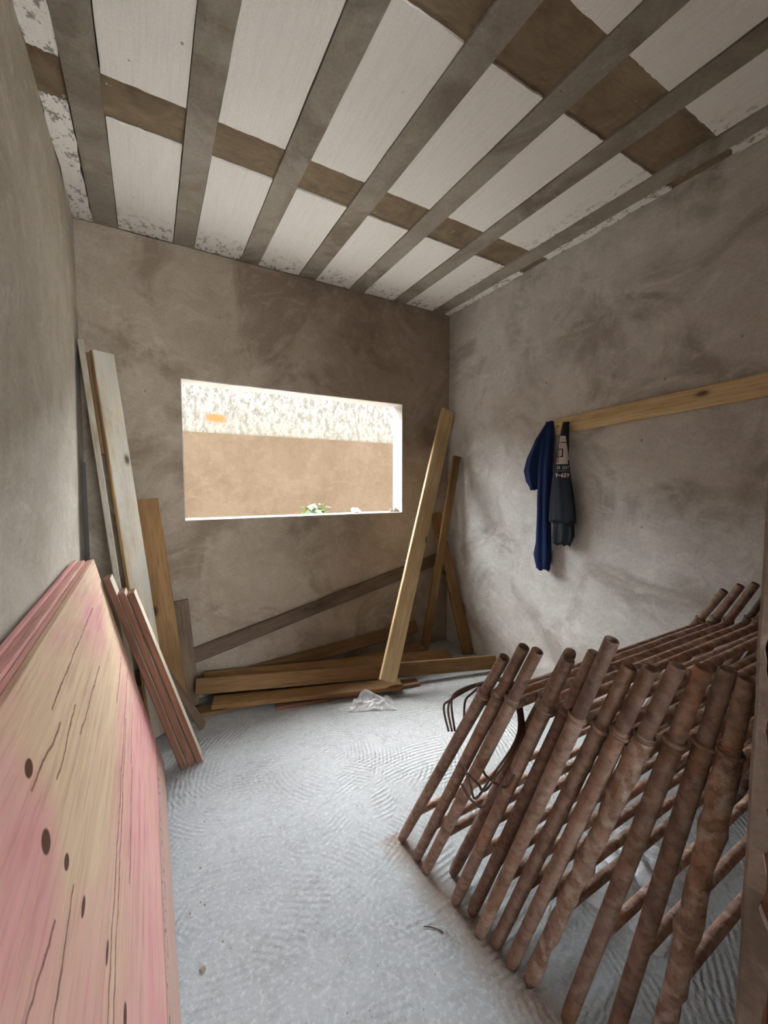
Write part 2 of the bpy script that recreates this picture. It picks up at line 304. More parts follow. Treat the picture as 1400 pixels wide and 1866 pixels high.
# ---------------------------------------------------------------- object helpers
def mesh_obj(name, verts, faces, mat, parent=None, smooth=False, recalc=True):
    me = bpy.data.meshes.new(name); me.from_pydata([tuple(v) for v in verts], [], faces)
    if recalc:
        bm = bmesh.new(); bm.from_mesh(me); bmesh.ops.recalc_face_normals(bm, faces=bm.faces); bm.to_mesh(me); bm.free()
    if smooth:
        for p in me.polygons: p.use_smooth = True
    me.materials.append(M[mat] if isinstance(mat, str) else mat)
    o = bpy.data.objects.new(name, me); COL.objects.link(o)
    if parent: o.parent = parent
    return o
def tag(o, label, cat, group=None, kind=None):
    o['label'] = label; o['category'] = cat
    if group: o['group'] = group
    if kind: o['kind'] = kind
    return o
def empty(name, loc=(0, 0, 0)):
    o = bpy.data.objects.new(name, None); COL.objects.link(o); o.location = loc; o.empty_display_size = 0.05; return o
def boxes(lst):
    V, Fc = [], []
    for (x0, y0, z0, x1, y1, z1) in lst:
        k = len(V); V += [(x0, y0, z0), (x1, y0, z0), (x1, y1, z0), (x0, y1, z0), (x0, y0, z1), (x1, y0, z1), (x1, y1, z1), (x0, y1, z1)]
        Fc += [tuple(k + i for i in f) for f in ((0, 3, 2, 1), (4, 5, 6, 7), (0, 1, 5, 4), (1, 2, 6, 5), (2, 3, 7, 6), (3, 0, 4, 7))]
    return V, Fc
def box(name, dims, mat, parent=None):
    v, f = boxes([dims]); return mesh_obj(name, v, f, mat, parent, recalc=False)
def tube_data(pts, radii, seg=12, cap=True):
    V, Fc = [], []; n = len(pts); prev = None
    for i, p in enumerate(pts):
        t = (Vector(pts[min(i + 1, n - 1)]) - Vector(pts[max(i - 1, 0)])).normalized()
        if prev is None: u = t.orthogonal().normalized()
        else: u = (prev - t * prev.dot(t)).normalized()
        prev = u; w = t.cross(u); r = radii[i] if isinstance(radii, (list, tuple)) else radii
        for k in range(seg):
            a = 2 * math.pi * k / seg; V.append(Vector(p) + (u * math.cos(a) + w * math.sin(a)) * r)
    for i in range(n - 1):
        for k in range(seg):
            Fc.append((i * seg + k, i * seg + (k + 1) % seg, (i + 1) * seg + (k + 1) % seg, (i + 1) * seg + k))
    if cap: Fc.append(tuple(range(seg))[::-1]); Fc.append(tuple((n - 1) * seg + k for k in range(seg)))
    return V, Fc

# ---------------------------------------------------------------- the setting
def S(o, label, cat): return tag(o, label, cat, kind='structure')
yS = -3.0                                                  # the space behind the camera ends here, at the added fill opening
S(box('floor', (XL - .15, yS, -0.15, XR + .15, YB + .15, 0.0), 'floor'), 'rough trowelled grey concrete floor of the room', 'floor')
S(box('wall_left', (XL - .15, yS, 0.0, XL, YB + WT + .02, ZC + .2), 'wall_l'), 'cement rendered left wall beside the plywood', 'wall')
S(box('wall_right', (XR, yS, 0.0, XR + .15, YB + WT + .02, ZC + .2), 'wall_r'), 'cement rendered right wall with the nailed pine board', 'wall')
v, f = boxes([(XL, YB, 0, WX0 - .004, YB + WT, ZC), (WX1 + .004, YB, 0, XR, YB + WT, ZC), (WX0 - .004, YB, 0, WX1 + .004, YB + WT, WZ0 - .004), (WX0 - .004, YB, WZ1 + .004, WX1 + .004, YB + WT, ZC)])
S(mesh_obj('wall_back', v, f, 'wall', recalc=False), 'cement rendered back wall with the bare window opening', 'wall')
win = S(empty('window_1', ((WX0 + WX1) / 2, YB + WT / 2, WZ0)), 'bare rectangular window opening with fresh mortar edges', 'window')
def rough_slab(name, dims, mat, parent, amp, nsub=24, axis=0):
    # a long box whose free edges wander a little
    x0, y0, z0, x1, y1, z1 = dims; V, Fc = [], []
    lo, hi = (x0, x1) if axis == 0 else (z0, z1)
    for i in range(nsub + 1):
        t = lo + (hi - lo) * i / nsub
        def j(k): return amp * mnoise.noise(Vector((t * 19, k * 7.3, x0 * 5 + z0)))
        if axis == 0: V += [(t, y0 + j(1), z0 + j(2)), (t, y1 + j(3), z0 + j(4)), (t, y1 + j(5), z1 + j(6)), (t, y0 + j(7), z1 + j(8))]
        else: V += [(x0 + j(1), y0 + j(2), t), (x1 + j(3), y0 + j(4), t), (x1 + j(5), y1 + j(6), t), (x0 + j(7), y1 + j(8), t)]
    for i in range(nsub):
        for k in range(4): Fc.append((i * 4 + k, i * 4 + (k + 1) % 4, (i + 1) * 4 + (k + 1) % 4, (i + 1) * 4 + k))
    Fc += [(0, 1, 2, 3), tuple(nsub * 4 + k for k in (3, 2, 1, 0))]
    o = mesh_obj(name, V, Fc, mat)
    if parent: o.parent = parent; o.matrix_parent_inverse = Matrix.Translation(-Vector(parent.location))
    return o
h_ = .005; ya = YB + .002; yb = YB + WT + .004
rough_slab('window_head', (WX0 - h_, ya, WZ1, WX1 + h_, yb, WZ1 + h_ * 2), 'reveal', win, .0015)
rough_slab('window_sill', (WX0 - h_, ya, WZ0 - h_ * 2, WX1 + h_, yb + .02, WZ0), 'reveal', win, .0015)
rough_slab('window_jamb', (WX0 - h_ * 2, ya, WZ0, WX0, yb, WZ1), 'reveal', win, .0015, 16, 2)
rough_slab('window_jamb', (WX1, ya, WZ0, WX1 + h_ * 2, yb, WZ1), 'reveal', win, .0015, 16, 2)

# front wall: broken edge of the door opening at the right of the picture
v, f = boxes([(XJ + .045, YF0, 0, XR, YF1 - .03, ZC)])
wf = S(mesh_obj('wall_front', v, f, 'jamb', recalc=False), 'front wall section ending in a broken unplastered door jamb', 'wall')
V, Fc = [], []; nz = 150
for i in range(nz + 1):
    z = ZC * i / nz
    big = mnoise.noise(Vector((z * 4.3, 1.7, 0))) * .022 + mnoise.noise(Vector((z * 15, 5.1, 0))) * .013 + mnoise.noise(Vector((z * 44, 2, 0))) * .006
    yi = min(YF1 - .012, YF1 - .020 - .016 * max(0, 1 - z / 1.1) + big * 1.3); xe = XJ + .004 * mnoise.noise(Vector((z * 12, 9, 3)))
    yo = YF1 + .0025 * mnoise.noise(Vector((z * 9, 0, 8)))
    V += [(xe + .004, yo - .003, z), (xe, yo - .008, z), (xe + .001 + .002 * mnoise.noise(Vector((z * 30, 3, 3))), yi, z), (xe + .008, yi + .003, z), (XJ + .018, yi + .005, z), (XJ + .05, yo, z)]
for i in range(nz):
    for k in range(6): Fc.append((i * 6 + k, i * 6 + (k + 1) % 6, (i + 1) * 6 + (k + 1) % 6, (i + 1) * 6 + k))
Fc += [tuple(range(6)), tuple(nz * 6 + k for k in range(6))[::-1]]
mesh_obj('plaster_edge', V, Fc, 'jamb', wf)
box('plaster_face', (XJ + .05, YF1 - .03, 0, XR, YF1, ZC), 'jamb', wf)
zb = 0.0; k = 0
while zb < ZC - .02:
    h = min(.185, ZC - zb)
    off = .012 * (k % 2) + random.uniform(0, .006); V, Fc = boxes([(XJ + .019 + off * .4, YF0 + .012, zb + .003, XJ + .045, YF1 - .012, zb + h - .012)])
    y0 = YF0 + .016
    for q in range(5):                                      # ribs of the hollow clay block
        bb = boxes([(XJ + .012 + off * .4, y0 + q * .0245, zb + .003, XJ + .020 + off * .4, y0 + q * .0245 + .013, zb + h - .012)])
        kk = len(V); V += bb[0]; Fc += [tuple(i + kk for i in ff) for ff in bb[1]]
    mesh_obj('clay_block', V, Fc, 'brick', wf, recalc=False); zb += h; k += 1

# ceiling: precast joists, styrofoam blocks and brown cast ribs
ceil = S(box('ceiling', (XL - .15, yS, ZC + .035, XR + .15, YB + WT, ZC + .2), 'joist'), 'beam and styrofoam block ceiling slab, unplastered', 'ceiling')
JO = [(-.198, -.095), (.165, .267), (.525, .628), (.885, .995), (1.243, 1.35), (1.598, 1.700), (1.955, 2.06)]
def ragged(name, x0, x1, y0, y1, z0, z1, mat, parent, ax_, ay_, n=10, seed=0.0):
    # flat slab with a ragged outline
    pts = []
    def j(a, s): return a * (mnoise.noise(Vector((s * 9.1 + seed, seed * 3.7, s))) + .4 * mnoise.noise(Vector((s * 41 + seed, 2.2, seed))))
    for i in range(n): t = i / n; pts.append((x0 + (x1 - x0) * t, y0 + j(ay_, t + 1)))
    for i in range(n): t = i / n; pts.append((x1 + j(ax_, t + 2), y0 + (y1 - y0) * t))
    for i in range(n): t = i / n; pts.append((x1 - (x1 - x0) * t, y1 + j(ay_, t + 3)))
    for i in range(n): t = i / n; pts.append((x0 + j(ax_, t + 4), y1 - (y1 - y0) * t))
    m = len(pts); V = [(x, y, z0) for x, y in pts] + [(x, y, z1) for x, y in pts]
    Fc = [tuple(range(m))[::-1], tuple(range(m, 2 * m))] + [(i, (i + 1) % m, m + (i + 1) % m, m + i) for i in range(m)]
    return mesh_obj(name, V, Fc, mat, parent)
for i, (a, b) in enumerate(JO):
    ragged('concrete_joist', a, b, yS, YB, ZC, ZC + .04, 'joist', ceil, .003, 0, 40, i * 1.3)
edges = [XL] + [q for p in JO for q in p] + [XR]
bays = [(edges[2 * i], edges[2 * i + 1]) for i in range(8)]
YBANDS = [(1.708, 1.893), (0.81, 1.038), (-0.35, -0.12)]
for i, (a, b) in enumerate(bays):
    w = b - a; inset = .011 if w > .15 else .002; ys = [YB + .001]
    for q, (y0, y1) in enumerate(YBANDS):
        ragged('rib_infill', a - .004, b + .004, y0 - .012, y1 + .012, ZC + .014, ZC + .04, 'infill', ceil, .004, .006, 10, i * 2.1 + q)
        top = ys[-1]
        rag = .005 if w > .15 else .014
        ragged('foam_block', a + inset * .3, b - inset * .3 - (.0 if w > .15 else .004), y1 + .002, top - .003, ZC + (.005 if w > .15 else .003), ZC + .04, 'eps', ceil, .0015 if w > .15 else .012, rag * .7, 12, i * 3.3 + q * 5)
        ys.append(y0)
    ragged('foam_block', a + .002, b - .002, yS, ys[-1] - .003, ZC + .005, ZC + .04, 'eps', ceil, .0015, .004, 12, i * 4.1)

v, f = boxes([(XL - .15, yS - .15, 0, .15, yS, ZC + .03), (1.75, yS - .15, 0, XR + .15, yS, ZC + .03), (.15, yS - .15, 0, 1.75, yS, .9), (.15, yS - .15, 2.2, 1.75, yS, ZC + .03)])
S(mesh_obj('wall_rear', v, f, 'wall', recalc=False), 'unseen rear wall with an opening added for fill light', 'wall')  # window opening added behind the camera to let in fill light
S(box('wall_sky_block', (-9, -4.5, ZC + .2, 11, YB + WT, 8.5), 'raw'), 'unseen added block above the room keeping sky light off the alley', 'wall')  # made-up upper storeys, added to hold sky light off the boundary wall
# outside: alley ground, boundary wall
S(box('ground', (-9, -12, -0.30, 11, 12, -0.16), 'earth'), 'bare earth around the building', 'ground')
S(box('path_slab', (-3, YB + WT + .02, -0.16, 6, 5.3, -0.02), 'earth'), 'pale packed alley ground outside the window', 'ground')
S(box('roof_eave', (-9, YB + WT, ZC + .03, 11, 3.28, ZC + .17), 'joist'), 'concrete roof eave above the window outside', 'eave')
v, f = boxes([(-9, YB, 0, XL - .15, YB + WT, ZC + .2), (XR + .15, YB, 0, 11, YB + WT, ZC + .2)])
S(mesh_obj('wall_side_block', v, f, 'raw', recalc=False), 'unseen added walls beside the room shielding the alley from light', 'wall')  # unseen facade added to keep yard light out of the alley
S(box('wall_end_block', (-3.3, YB + WT, 0, -3.1, 5.3, 3.4), 'raw'), 'unseen added wall shutting light out of the alley end', 'wall')  # unseen end wall, put in to cut light coming along the alley
bw = tag(empty('boundary_wall', (1.5, 5.4, 0)), 'tan rendered boundary wall with mildewed white paint above, seen through the window', 'boundary wall')
def under(o, p): o.parent = p; o.matrix_parent_inverse = Matrix.Translation(-Vector(p.location)); return o
under(rough_slab('lower_render', (-9, 5.283, -.1, 11, 5.45, 1.912), 'tan', None, .004, 160), bw)
under(box('upper_wall', (-9, 5.3, 1.905, 11, 5.45, 2.68), 'band'), bw)

# ---------------------------------------------------------------- planks
def plank_mesh(name, L, w, t, bow=0.0, seed=0.0, rag=.0012, n=12):
    V, Fc = [], []; c = min(t, w) * .12
    prof = [(-w/2 + c, -t/2), (w/2 - c, -t/2), (w/2, -t/2 + c), (w/2, t/2 - c), (w/2 - c, t/2), (-w/2 + c, t/2), (-w/2, t/2 - c), (-w/2, -t/2 + c)]
    for i in range(n + 1):
        s = i / n; b = bow * math.sin(math.pi * s)
        for k, (y, z) in enumerate(prof):
            jy = rag * mnoise.noise(Vector((s * L * 11, (0 if y < 0 else 5) + seed, seed * 2)))
            V.append((s * L + (rag * 2 * mnoise.noise(Vector((y * 60, z * 60, seed + i))) if i in (0, n) else 0), y + jy, z + b + jy * .4))
    for i in range(n):
        for k in range(8): Fc.append((i * 8 + k, i * 8 + (k + 1) % 8, (i + 1) * 8 + (k + 1) % 8, (i + 1) * 8 + k))
    Fc += [tuple(range(8)), tuple(n * 8 + k for k in range(8))[::-1]]
    me = bpy.data.meshes.new(name); me.from_pydata(V, [], Fc)
    bm = bmesh.new(); bm.from_mesh(me); bmesh.ops.recalc_face_normals(bm, faces=bm.faces); bm.to_mesh(me); bm.free(); return me
_ps = [0]
def plank(name, A, B, w, t, normal, mat, label, cat='plank', group=None, floor=True, bow=0.0, rag=.0012):
    A, B = Vector(A), Vector(B); X = (B - A).normalized(); Z = Vector(normal); Z = (Z - X * Z.dot(X)).normalized(); Y = Z.cross(X)
    _ps[0] += 1; me = plank_mesh(name, (B - A).length, w, t, bow, _ps[0] * 3.17, rag); me.materials.append(M[mat])
    o = bpy.data.objects.new(name, me); COL.objects.link(o)
    mt = Matrix((X, Y, Z)).transposed().to_4x4(); mt.translation = A
    co = [mt @ v.co for v in me.vertices]
    d = Vector((0, 0, 0)); g = .0015
    if floor: d.z = -min(c.z for c in co)
    ov = max(c.y for c in co) - (YB - g); d.y -= max(0, ov)
    ov = max(c.x for c in co) - (XR - g); d.x -= max(0, ov)
    ov = (XL + g) - min(c.x for c in co); d.x += max(0, ov)
    mt.translation = A + d; o.matrix_world = mt
    if label: tag(o, label, cat, group)
    return o
LOOSE = 'loose boards propped in the room'
# left back corner
plank('plank', (.018, 2.36, 0), (-.185, 2.615, 1.965), .105, .034, (.52, -.85, .1), 'grey', 'tall cement-stained board leaning in the left back corner', group=LOOSE)
pb = plank('plank', (-.075, 2.40, 0), (-.269, 2.615, 1.975), .15, .026, (1, .07, .1), 'greyb', 'tall thin weathered board edge-on, nearest the left wall corner', group=LOOSE)
cl = plank('cleat', (0, 0, 0), (.5, 0, 0), .06, .014, (0, 0, 1), 'brown', None, floor=False)
cl.parent = pb; cl.matrix_world = Matrix.Identity(4); cl.matrix_basis = Matrix.Translation((1.44, .03, .0205))
plank('plank', (.105, 2.50, 0), (-.008, 2.61, 1.205), .112, .028, (.12, -1, .15), 'amber', 'waist-high amber board leaning on the back wall left of the window', group=LOOSE)
plank('plank', (.175, 2.56, 0), (.135, 2.615, .615), .095, .024, (.05, -1, .15), 'old', 'short dark brown board leaning low on the back wall', group=LOOSE)
bar = mesh_obj('steel_bar', *boxes([(XL + .002, 2.52, 0, XL + .018, 2.524, 1.40), (XL + .002, 2.524, 0, XL + .006, 2.54, 1.40)]), 'steel', recalc=False)
tag(bar, 'slim dark steel angle bar standing against the left wall', 'steel bar')
# short stack leaning on the plywood
plank('plank', (.100, 2.035, 0), (-.158, 2.025, .90), .09, 0.026, (.96, -.04, .28), 'cream_shaded', 'short board with painted edge shade against the plywood, longest of its stack', group='short boards leaning on the plywood')
plank('plank', (.133, 2.045, 0), (-.111, 2.035, .835), .09, 0.026, (.96, -.04, .28), 'cream_shaded', 'short board with painted edge shade, middle one of the stack on the plywood', group='short boards leaning on the plywood')
plank('plank', (.168, 2.04, 0), (-.077, 2.035, .828), .085, .026, (.96, -.04, .28), 'cream_shaded', 'short board with painted face light, outermost of the stack on the plywood', group='short boards leaning on the plywood')
plank('plank', (.212, 2.30, 0), (-.055, 2.33, .53), .05, .022, (.85, -.4, .4), 'old', 'narrow dark offcut leaning behind the short board stack', group=LOOSE)
# right back corner
plank('plank', (1.235, 2.10, .088), (2.075, 2.59, 1.875), .112, .026, (-.05, -1, .25), 'pine', 'longest pale pine board leaning into the right back corner', group=LOOSE, floor=False)
plank('plank', (1.805, 2.515, 0), (2.085, 2.485, 1.505), .062, .03, (-.25, -1, .1), 'amber', 'mid-length narrow board leaning against the right wall corner', group=LOOSE)
plank('plank', (2.078, 2.325, 0), (1.992, 2.627, 1.06), .09, .025, (-.1, -1, .25), 'amber', 'short amber board leaning right, foot beside the right wall', group=LOOSE)
plank('plank', (-.12, 2.625, .20), (2.10, 2.625, .715), .088, .028, (0, -1, .06), 'old', 'old dark splintered board sloping across the back wall below the window', group=LOOSE, floor=False, rag=.006)
# floor pile
PILE = 'boards in the pile under the window'
plank('plank', (.20, 2.49, .145), (2.055, 2.015, .062), .088, .03, (-.25, -.95, .25), 'amber', 'long amber board on edge at the front of the floor pile', group=PILE, floor=False)
plank('plank', (.245, 2.565, .137), (1.85, 2.25, .062), .12, .026, (-.1, -.35, 1), 'amber', 'long amber board lying flat behind the front pile board', group=PILE, floor=False)
plank('plank', (.38, 2.60, .09), (1.78, 2.585, .19), .085, .03, (0, -.9, .45), 'brown', 'brown board on edge at the back of the pile against the wall', group=PILE, floor=False)
plank('plank', (.70, 2.50, .06), (1.75, 2.47, .075), .10, .024, (0, -.2, 1), 'brown', 'brown board half hidden in the middle of the floor pile', group=PILE, floor=False)
plank('plank', (.28, 2.43, .056), (1.335, 2.105, .042), .10, .026, (0, -.08, 1), 'amber', 'reddish amber board under the foot of the longest leaning board', group=PILE, floor=False)
plank('plank', (.60, 2.31, .012), (1.48, 2.135, .012), .085, .02, (0, 0, 1), 'red', 'thin reddish board lying lowest at the front of the pile', group=PILE)
plank('plank', (.20, 2.45, .012), (.80, 2.40, .012), .10, .024, (0, 0, 1), 'brown', 'short dark board lying on the floor at the left of the pile', group=PILE)
plank('plank', (.30, 2.575, .012), (1.74, 2.42, .012), .12, .024, (0, 0, 1), 'brown', 'brown board lying flat on the floor beneath the pile', group=PILE)
# board nailed to the right wall
wbd = plank('wall_board', (XR - .014, 1.62, 1.632), (XR - .014, .30, 1.698), .092, .025, (-1, 0, 0), 'pine', 'long pine board nailed level to the right wall, holding the shirts', floor=False)
for (s, z) in ((.03, .0), (.10, .005)):
    nv, nf = tube_data([(s, z, .012), (s, z, .034)], .0025, 6); no = mesh_obj('nail', nv, nf, 'steel'); no.parent = wbd

# ---------------------------------------------------------------- plywood sheets against the left wall
PB, PT = Vector((.023, 2.025, 0)), Vector((-.207, 2.025, .984))
updir = (PT - PB).normalized(); nrm = updir.cross(Vector((0, -1, 0))).normalized()
if nrm.x < 0: nrm = -nrm
PW = (PT - PB).length - .03; PLEN = 1.62
ords = ['frontmost', 'second', 'third', 'fourth', 'rearmost']
for i in range(5):
    w = PW - (0, .004, .0, .006, .003)[i]; t = .0115; far = (0, .012, -.006, .016, .03)[i]
    V, Fc = boxes([(0, 0, -t, PLEN, w, 0)])
    o = mesh_obj('plywood_sheet', V, Fc, 'ply' if i == 0 else 'ply2', recalc=True)
    mt = Matrix((Vector((0, -1, 0)), updir, nrm)).transposed()
    if mt.determinant() < 0: pass
    m4 = mt.to_4x4(); m4.translation = PB + Vector((-i * .0153, far, 0)); m4 = m4 @ Matrix.Rotation(-.019, 4, 'Z')
    m4.translation.z += .001 - min((m4 @ v_.co).z for v_ in o.data.vertices); o.matrix_world = m4
    tag(o, ('large pink-stained plywood sheet with dark knots, frontmost against the left wall' if i == 0 else
            'pink-edged plywood sheet, %s in the stack by the left wall' % ords[i]), 'plywood', 'plywood sheets against the left wall')

# ---------------------------------------------------------------- scaffold frames
BASE = [(.758, 1.185), (.760, 1.095), (.761, 1.042), (.835, .990), (.779, .912), (.803, .864), (.780, .806), (.800, .764), (.801, .710), (.815, .660), (.830, .561), (.850, .475), (.850, .392)]
TOP = [(.712, .850), (.654, .897), (.616, .901), (.582, .899), (.549, .904), (.505, .928), (.456, .978), (.424, .930), (.390, .941), (.356, .958), (.323, .965), (.296, .969), (.269, .964)]
for i in range(len(BASE) - 2, -1, -1):                      # keep neighbouring frames from running into each other
    def y_at(k, z): return BASE[k][1] + (TOP[k][0] - BASE[k][1]) * z / TOP[k][1]
    need = .0357 if abs(BASE[i][0] - BASE[i + 1][0]) < .04 else .032
    for z in (.80,):
        gap = y_at(i, z) - y_at(i + 1, z)
        if gap < need: TOP[i] = (TOP[i][0] + (need - gap) * TOP[i][1] / z, TOP[i][1])
RL, RS, LEGL = .0166, .0139, .84
FW = 1.19
def leg_mesh(name, lump):
    pts, rad = [], []; n = 26
    for i in range(n + 1):
        s = LEGL * i / n; pts.append((0, 0, s)); rad.append(RL + (lump * abs(mnoise.noise(Vector((s * 21, 4, lump * 99)))) if i not in (0, n) else 0))
    rad[0] = RL * .86; V, Fc = tube_data(pts, rad, 16)
    if lump: V = [v + Vector((v.x, v.y, 0)).normalized() * lump * mnoise.noise(v * 55) for v in V]
    o = mesh_obj(name, V, Fc, 'rust', smooth=True); me = o.data; bpy.data.objects.remove(o); return me
def spigot_mesh(closed):
    # open pipe: outer skin, rim and dark bore
    seg = 16; rings = [(RS, -.30), (RS, .148), (RS, .150), (RS - .0012, .1515), (RS - .0032, .150), (RS - .0034, .02)]
    if closed: rings = [(RS, -.30), (RS, .138), (RS * .94, .145), (RS * .75, .150), (RS * .4, .153), (RS * .05, .154)]
    V = [(r * math.cos(2 * math.pi * k / seg), r * math.sin(2 * math.pi * k / seg), z) for r, z in rings for k in range(seg)]
    Fc = [(i * seg + k, i * seg + (k + 1) % seg, (i + 1) * seg + (k + 1) % seg, (i + 1) * seg + k) for i in range(len(rings) - 1) for k in range(seg)]
    Fc += [tuple(range(seg))[::-1], tuple((len(rings) - 1) * seg + k for k in range(seg))]
    o = mesh_obj('spigot', V, Fc, 'rust', smooth=True); me = o.data; bpy.data.objects.remove(o); return me
def ring_mesh():
    V, Fc = [], []; S1, S2, R, r = 18, 8, RL + .0008, .0038
    for i in range(S1):
        a = 2 * math.pi * i / S1
        for k in range(S2):
            b = 2 * math.pi * k / S2; V.append(((R + r * math.cos(b)) * math.cos(a), (R + r * math.cos(b)) * math.sin(a), r * math.sin(b) * 1.2))
    for i in range(S1):
        for k in range(S2): Fc.append((i * S2 + k, ((i + 1) % S1) * S2 + k, ((i + 1) % S1) * S2 + (k + 1) % S2, i * S2 + (k + 1) % S2))
    o = mesh_obj('collar', V, Fc, 'rust', smooth=True); me = o.data; bpy.data.objects.remove(o); return me
def rung_mesh(r):
    n = 14; V, Fc = tube_data([(FW * i / n, 0, 0) for i in range(n + 1)], [r + .0012 * mnoise.noise(Vector((i * 1.7, r * 99, 0))) for i in range(n + 1)], 12)
    o = mesh_obj('rung', V, Fc, 'rung', smooth=True); me = o.data; bpy.data.objects.remove(o); return me
LEG, LEGC, SP, SPC, RING, RUNG = leg_mesh('leg', 0.0), leg_mesh('leg_crusted', .006), spigot_mesh(False), spigot_mesh(True), ring_mesh(), rung_mesh(.0125)
LEGC.materials.clear(); LEGC.materials.append(M['crust'])
ordn = ['first', 'second', 'third', 'fourth', 'fifth', 'sixth', 'seventh', 'eighth', 'ninth', 'tenth', 'eleventh', 'twelfth', 'last']
note = {0: 'rusty scaffold frame leaning farthest out, first of the row from the window', 3: 'rusty scaffold frame with rounded closed pipe end, fourth of the row from the window',
        6: 'rusty scaffold frame with the tallest pipe end, seventh of the row from the window', 11: 'mortar-smeared rusty scaffold frame, twelfth of the row, next to last by the jamb',
        12: 'concrete-crusted scaffold frame standing steepest, last of the row by the broken jamb'}
def part(name, me, parent, loc, rot=None):
    o = bpy.data.objects.new(name, me); COL.objects.link(o); o.parent = parent; o.location = loc
    if rot: o.rotation_euler = rot
    return o
for i, ((bx_, by_), (ty, tz)) in enumerate(zip(BASE, TOP)):
    d = Vector((0, ty - by_, tz)); Ltot = d.length; lean = math.atan2(by_ - ty, tz)
    fr = empty('scaffold_frame', (bx_, by_, RL * math.sin(lean) * .9 + .001)); fr.rotation_euler = (lean, 0, 0)
    tag(fr, note.get(i, 'rusty scaffold frame, %s of the leaning row counted from the window' % ordn[i]), 'scaffold frame', 'scaffold frames leaning in a row')
    lm = LEGC if i in (9, 12) else LEG
    for x in (0, FW):
        rz = random.uniform(0, 6)
        part('leg', lm, fr, (x, 0, 0), (0, 0, rz))
        part('spigot', SPC if (i == 3 and x == 0) else SP, fr, (x, 0, Ltot - .152 + (0 if x == 0 else random.uniform(-.01, .02))), (0, 0, rz))
        part('collar', RING, fr, (x, 0, LEGL - .004 - random.uniform(0, .012)), (random.uniform(-.06, .06), random.uniform(-.06, .06), rz))
    for s in (.20 + .011 * i, .80): part('rung', RUNG, fr, (0, 0, s + random.uniform(-.012, .012)))

# ---------------------------------------------------------------- rebar stirrups hung on the frames
def smooth_path(pts, sub=6):
    out = []; P = [Vector(p) for p in pts]
    for i in range(len(P) - 1):
        p0, p1, p2, p3 = P[max(i - 1, 0)], P[i], P[i + 1], P[min(i + 2, len(P) - 1)]
        for k in range(sub):
            t = k / sub; out.append(.5 * ((2 * p1) + (p2 - p0) * t + (2 * p0 - 5 * p1 + 4 * p2 - p3) * t * t + (3 * p1 - p0 - 3 * p2 + p3) * t ** 3))
    out.append(P[-1]); return out
SPIX = [
    [(818, 1333, .735), (809, 1290, .735), (822, 1275, .742), None, None, (945, 1334, .797), (893, 1420, .735), (867, 1455, .722), (858, 1432, .718), (846, 1394, .712)],
    [(824, 1333, .742), (817, 1290, .742), (831, 1266, .748), None, None, (948, 1338, .803), (902, 1418, .740), (882, 1441, .730), (871, 1428, .726), (853, 1410, .720)],
    [(829, 1332, .748), (823, 1277, .748), (840, 1257, .755), None, None, (952, 1342, .809), (907, 1440, .732), (882, 1471, .716), (858, 1457, .710), (841, 1428, .706)],
    [(846, 1312, .790), (848, 1278, .790), (862, 1262, .795), None, None, (956, 1346, .815), (932, 1424, .755), (914, 1433, .748), (888, 1416, .742), (881, 1404, .738)]]
STIR = []
for k, row in enumerate(SPIX):
    P = [pix(p[0], p[1], 0, p[2]) if p else None for p in row]
    P[3] = Vector((.797 + .0075 * k, .828, .731)); P[4] = Vector((.800 + .0075 * k, .738, .764)); STIR.append(P)
sl = ['outermost bent rusty rebar stirrup hooked over the first scaffold frames', 'second bent rusty rebar stirrup hooked over the first scaffold frames', 'rusty rebar stirrup with the longest hanging loop on the scaffold frames', 'innermost bent rusty rebar stirrup with its short end behind the first frame']
for q, pts in enumerate(STIR):
    P = smooth_path(pts)
    V, Fc = tube_data(P, .0032, 8); o = mesh_obj('rebar_stirrup', V, Fc, 'rebar', smooth=True)
    tag(o, sl[q], 'rebar', 'rebar stirrups on the scaffold frames')

# ---------------------------------------------------------------- shirts on the wall board
XS = XR - .03
def yz(x, y): p = pix(x, y, 0, XS - .03); return p.y, p.z
def cloth_loft(name, rows, mat, parent, depth, folds, phase, x_off=0.0, seg=48, cap=True, n=46, rip=.26):
    # rows: (left pixel, right pixel, pixel y) outlines turned into metres on the wall
    R = []
    for xl, xr, py in rows:
        yl, zl = yz(xl, py); yr, zr = yz(xr, py); R.append((yl, yr, (zl + zr) / 2))
    V, Fc = [], []
    for i in range(n + 1):
        s = i / n * (len(R) - 1); k = min(int(s), len(R) - 2); t = s - k; t = t * t * (3 - 2 * t) * .4 + t * .6
        yl = R[k][0] + (R[k + 1][0] - R[k][0]) * t; yr = R[k][1] + (R[k + 1][1] - R[k][1]) * t; z = R[k][2] + (R[k + 1][2] - R[k][2]) * t
        c, w = (yl + yr) / 2, (yl - yr) / 2; u = i / n
        dep = depth * (.45 + .55 * min(1, u * 2.2))
        for q in range(seg):
            a = 2 * math.pi * q / seg
            m = 1 + rip * min(1, .35 + u * 1.6) * math.sin(folds * a + phase + u * 1.2) + .06 * math.sin(folds * 2.3 * a + u * 4 + phase)
            sx = math.sin(a); zz = z + (.012 * math.sin(folds * a + phase) if i == n else 0) + .004 * mnoise.noise(Vector((q * .4, i * .2, phase)))
            x = XS - x_off - dep * .5 + (dep * .5 * sx * m if sx > 0 else dep * .62 * sx * m)
            V.append((min(x, XR - .003), c + w * math.cos(a) * (1 + .03 * math.sin(7 * u + phase)), zz))
    for i in range(n):
        for q in range(seg): Fc.append((i * seg + q, i * seg + (q + 1) % seg, (i + 1) * seg + (q + 1) % seg, (i + 1) * seg + q))
    Fc += [tuple(range(seg)), tuple(n * seg + q for q in range(seg))[::-1]]
    return mesh_obj(name, V, Fc, mat, parent, smooth=True)
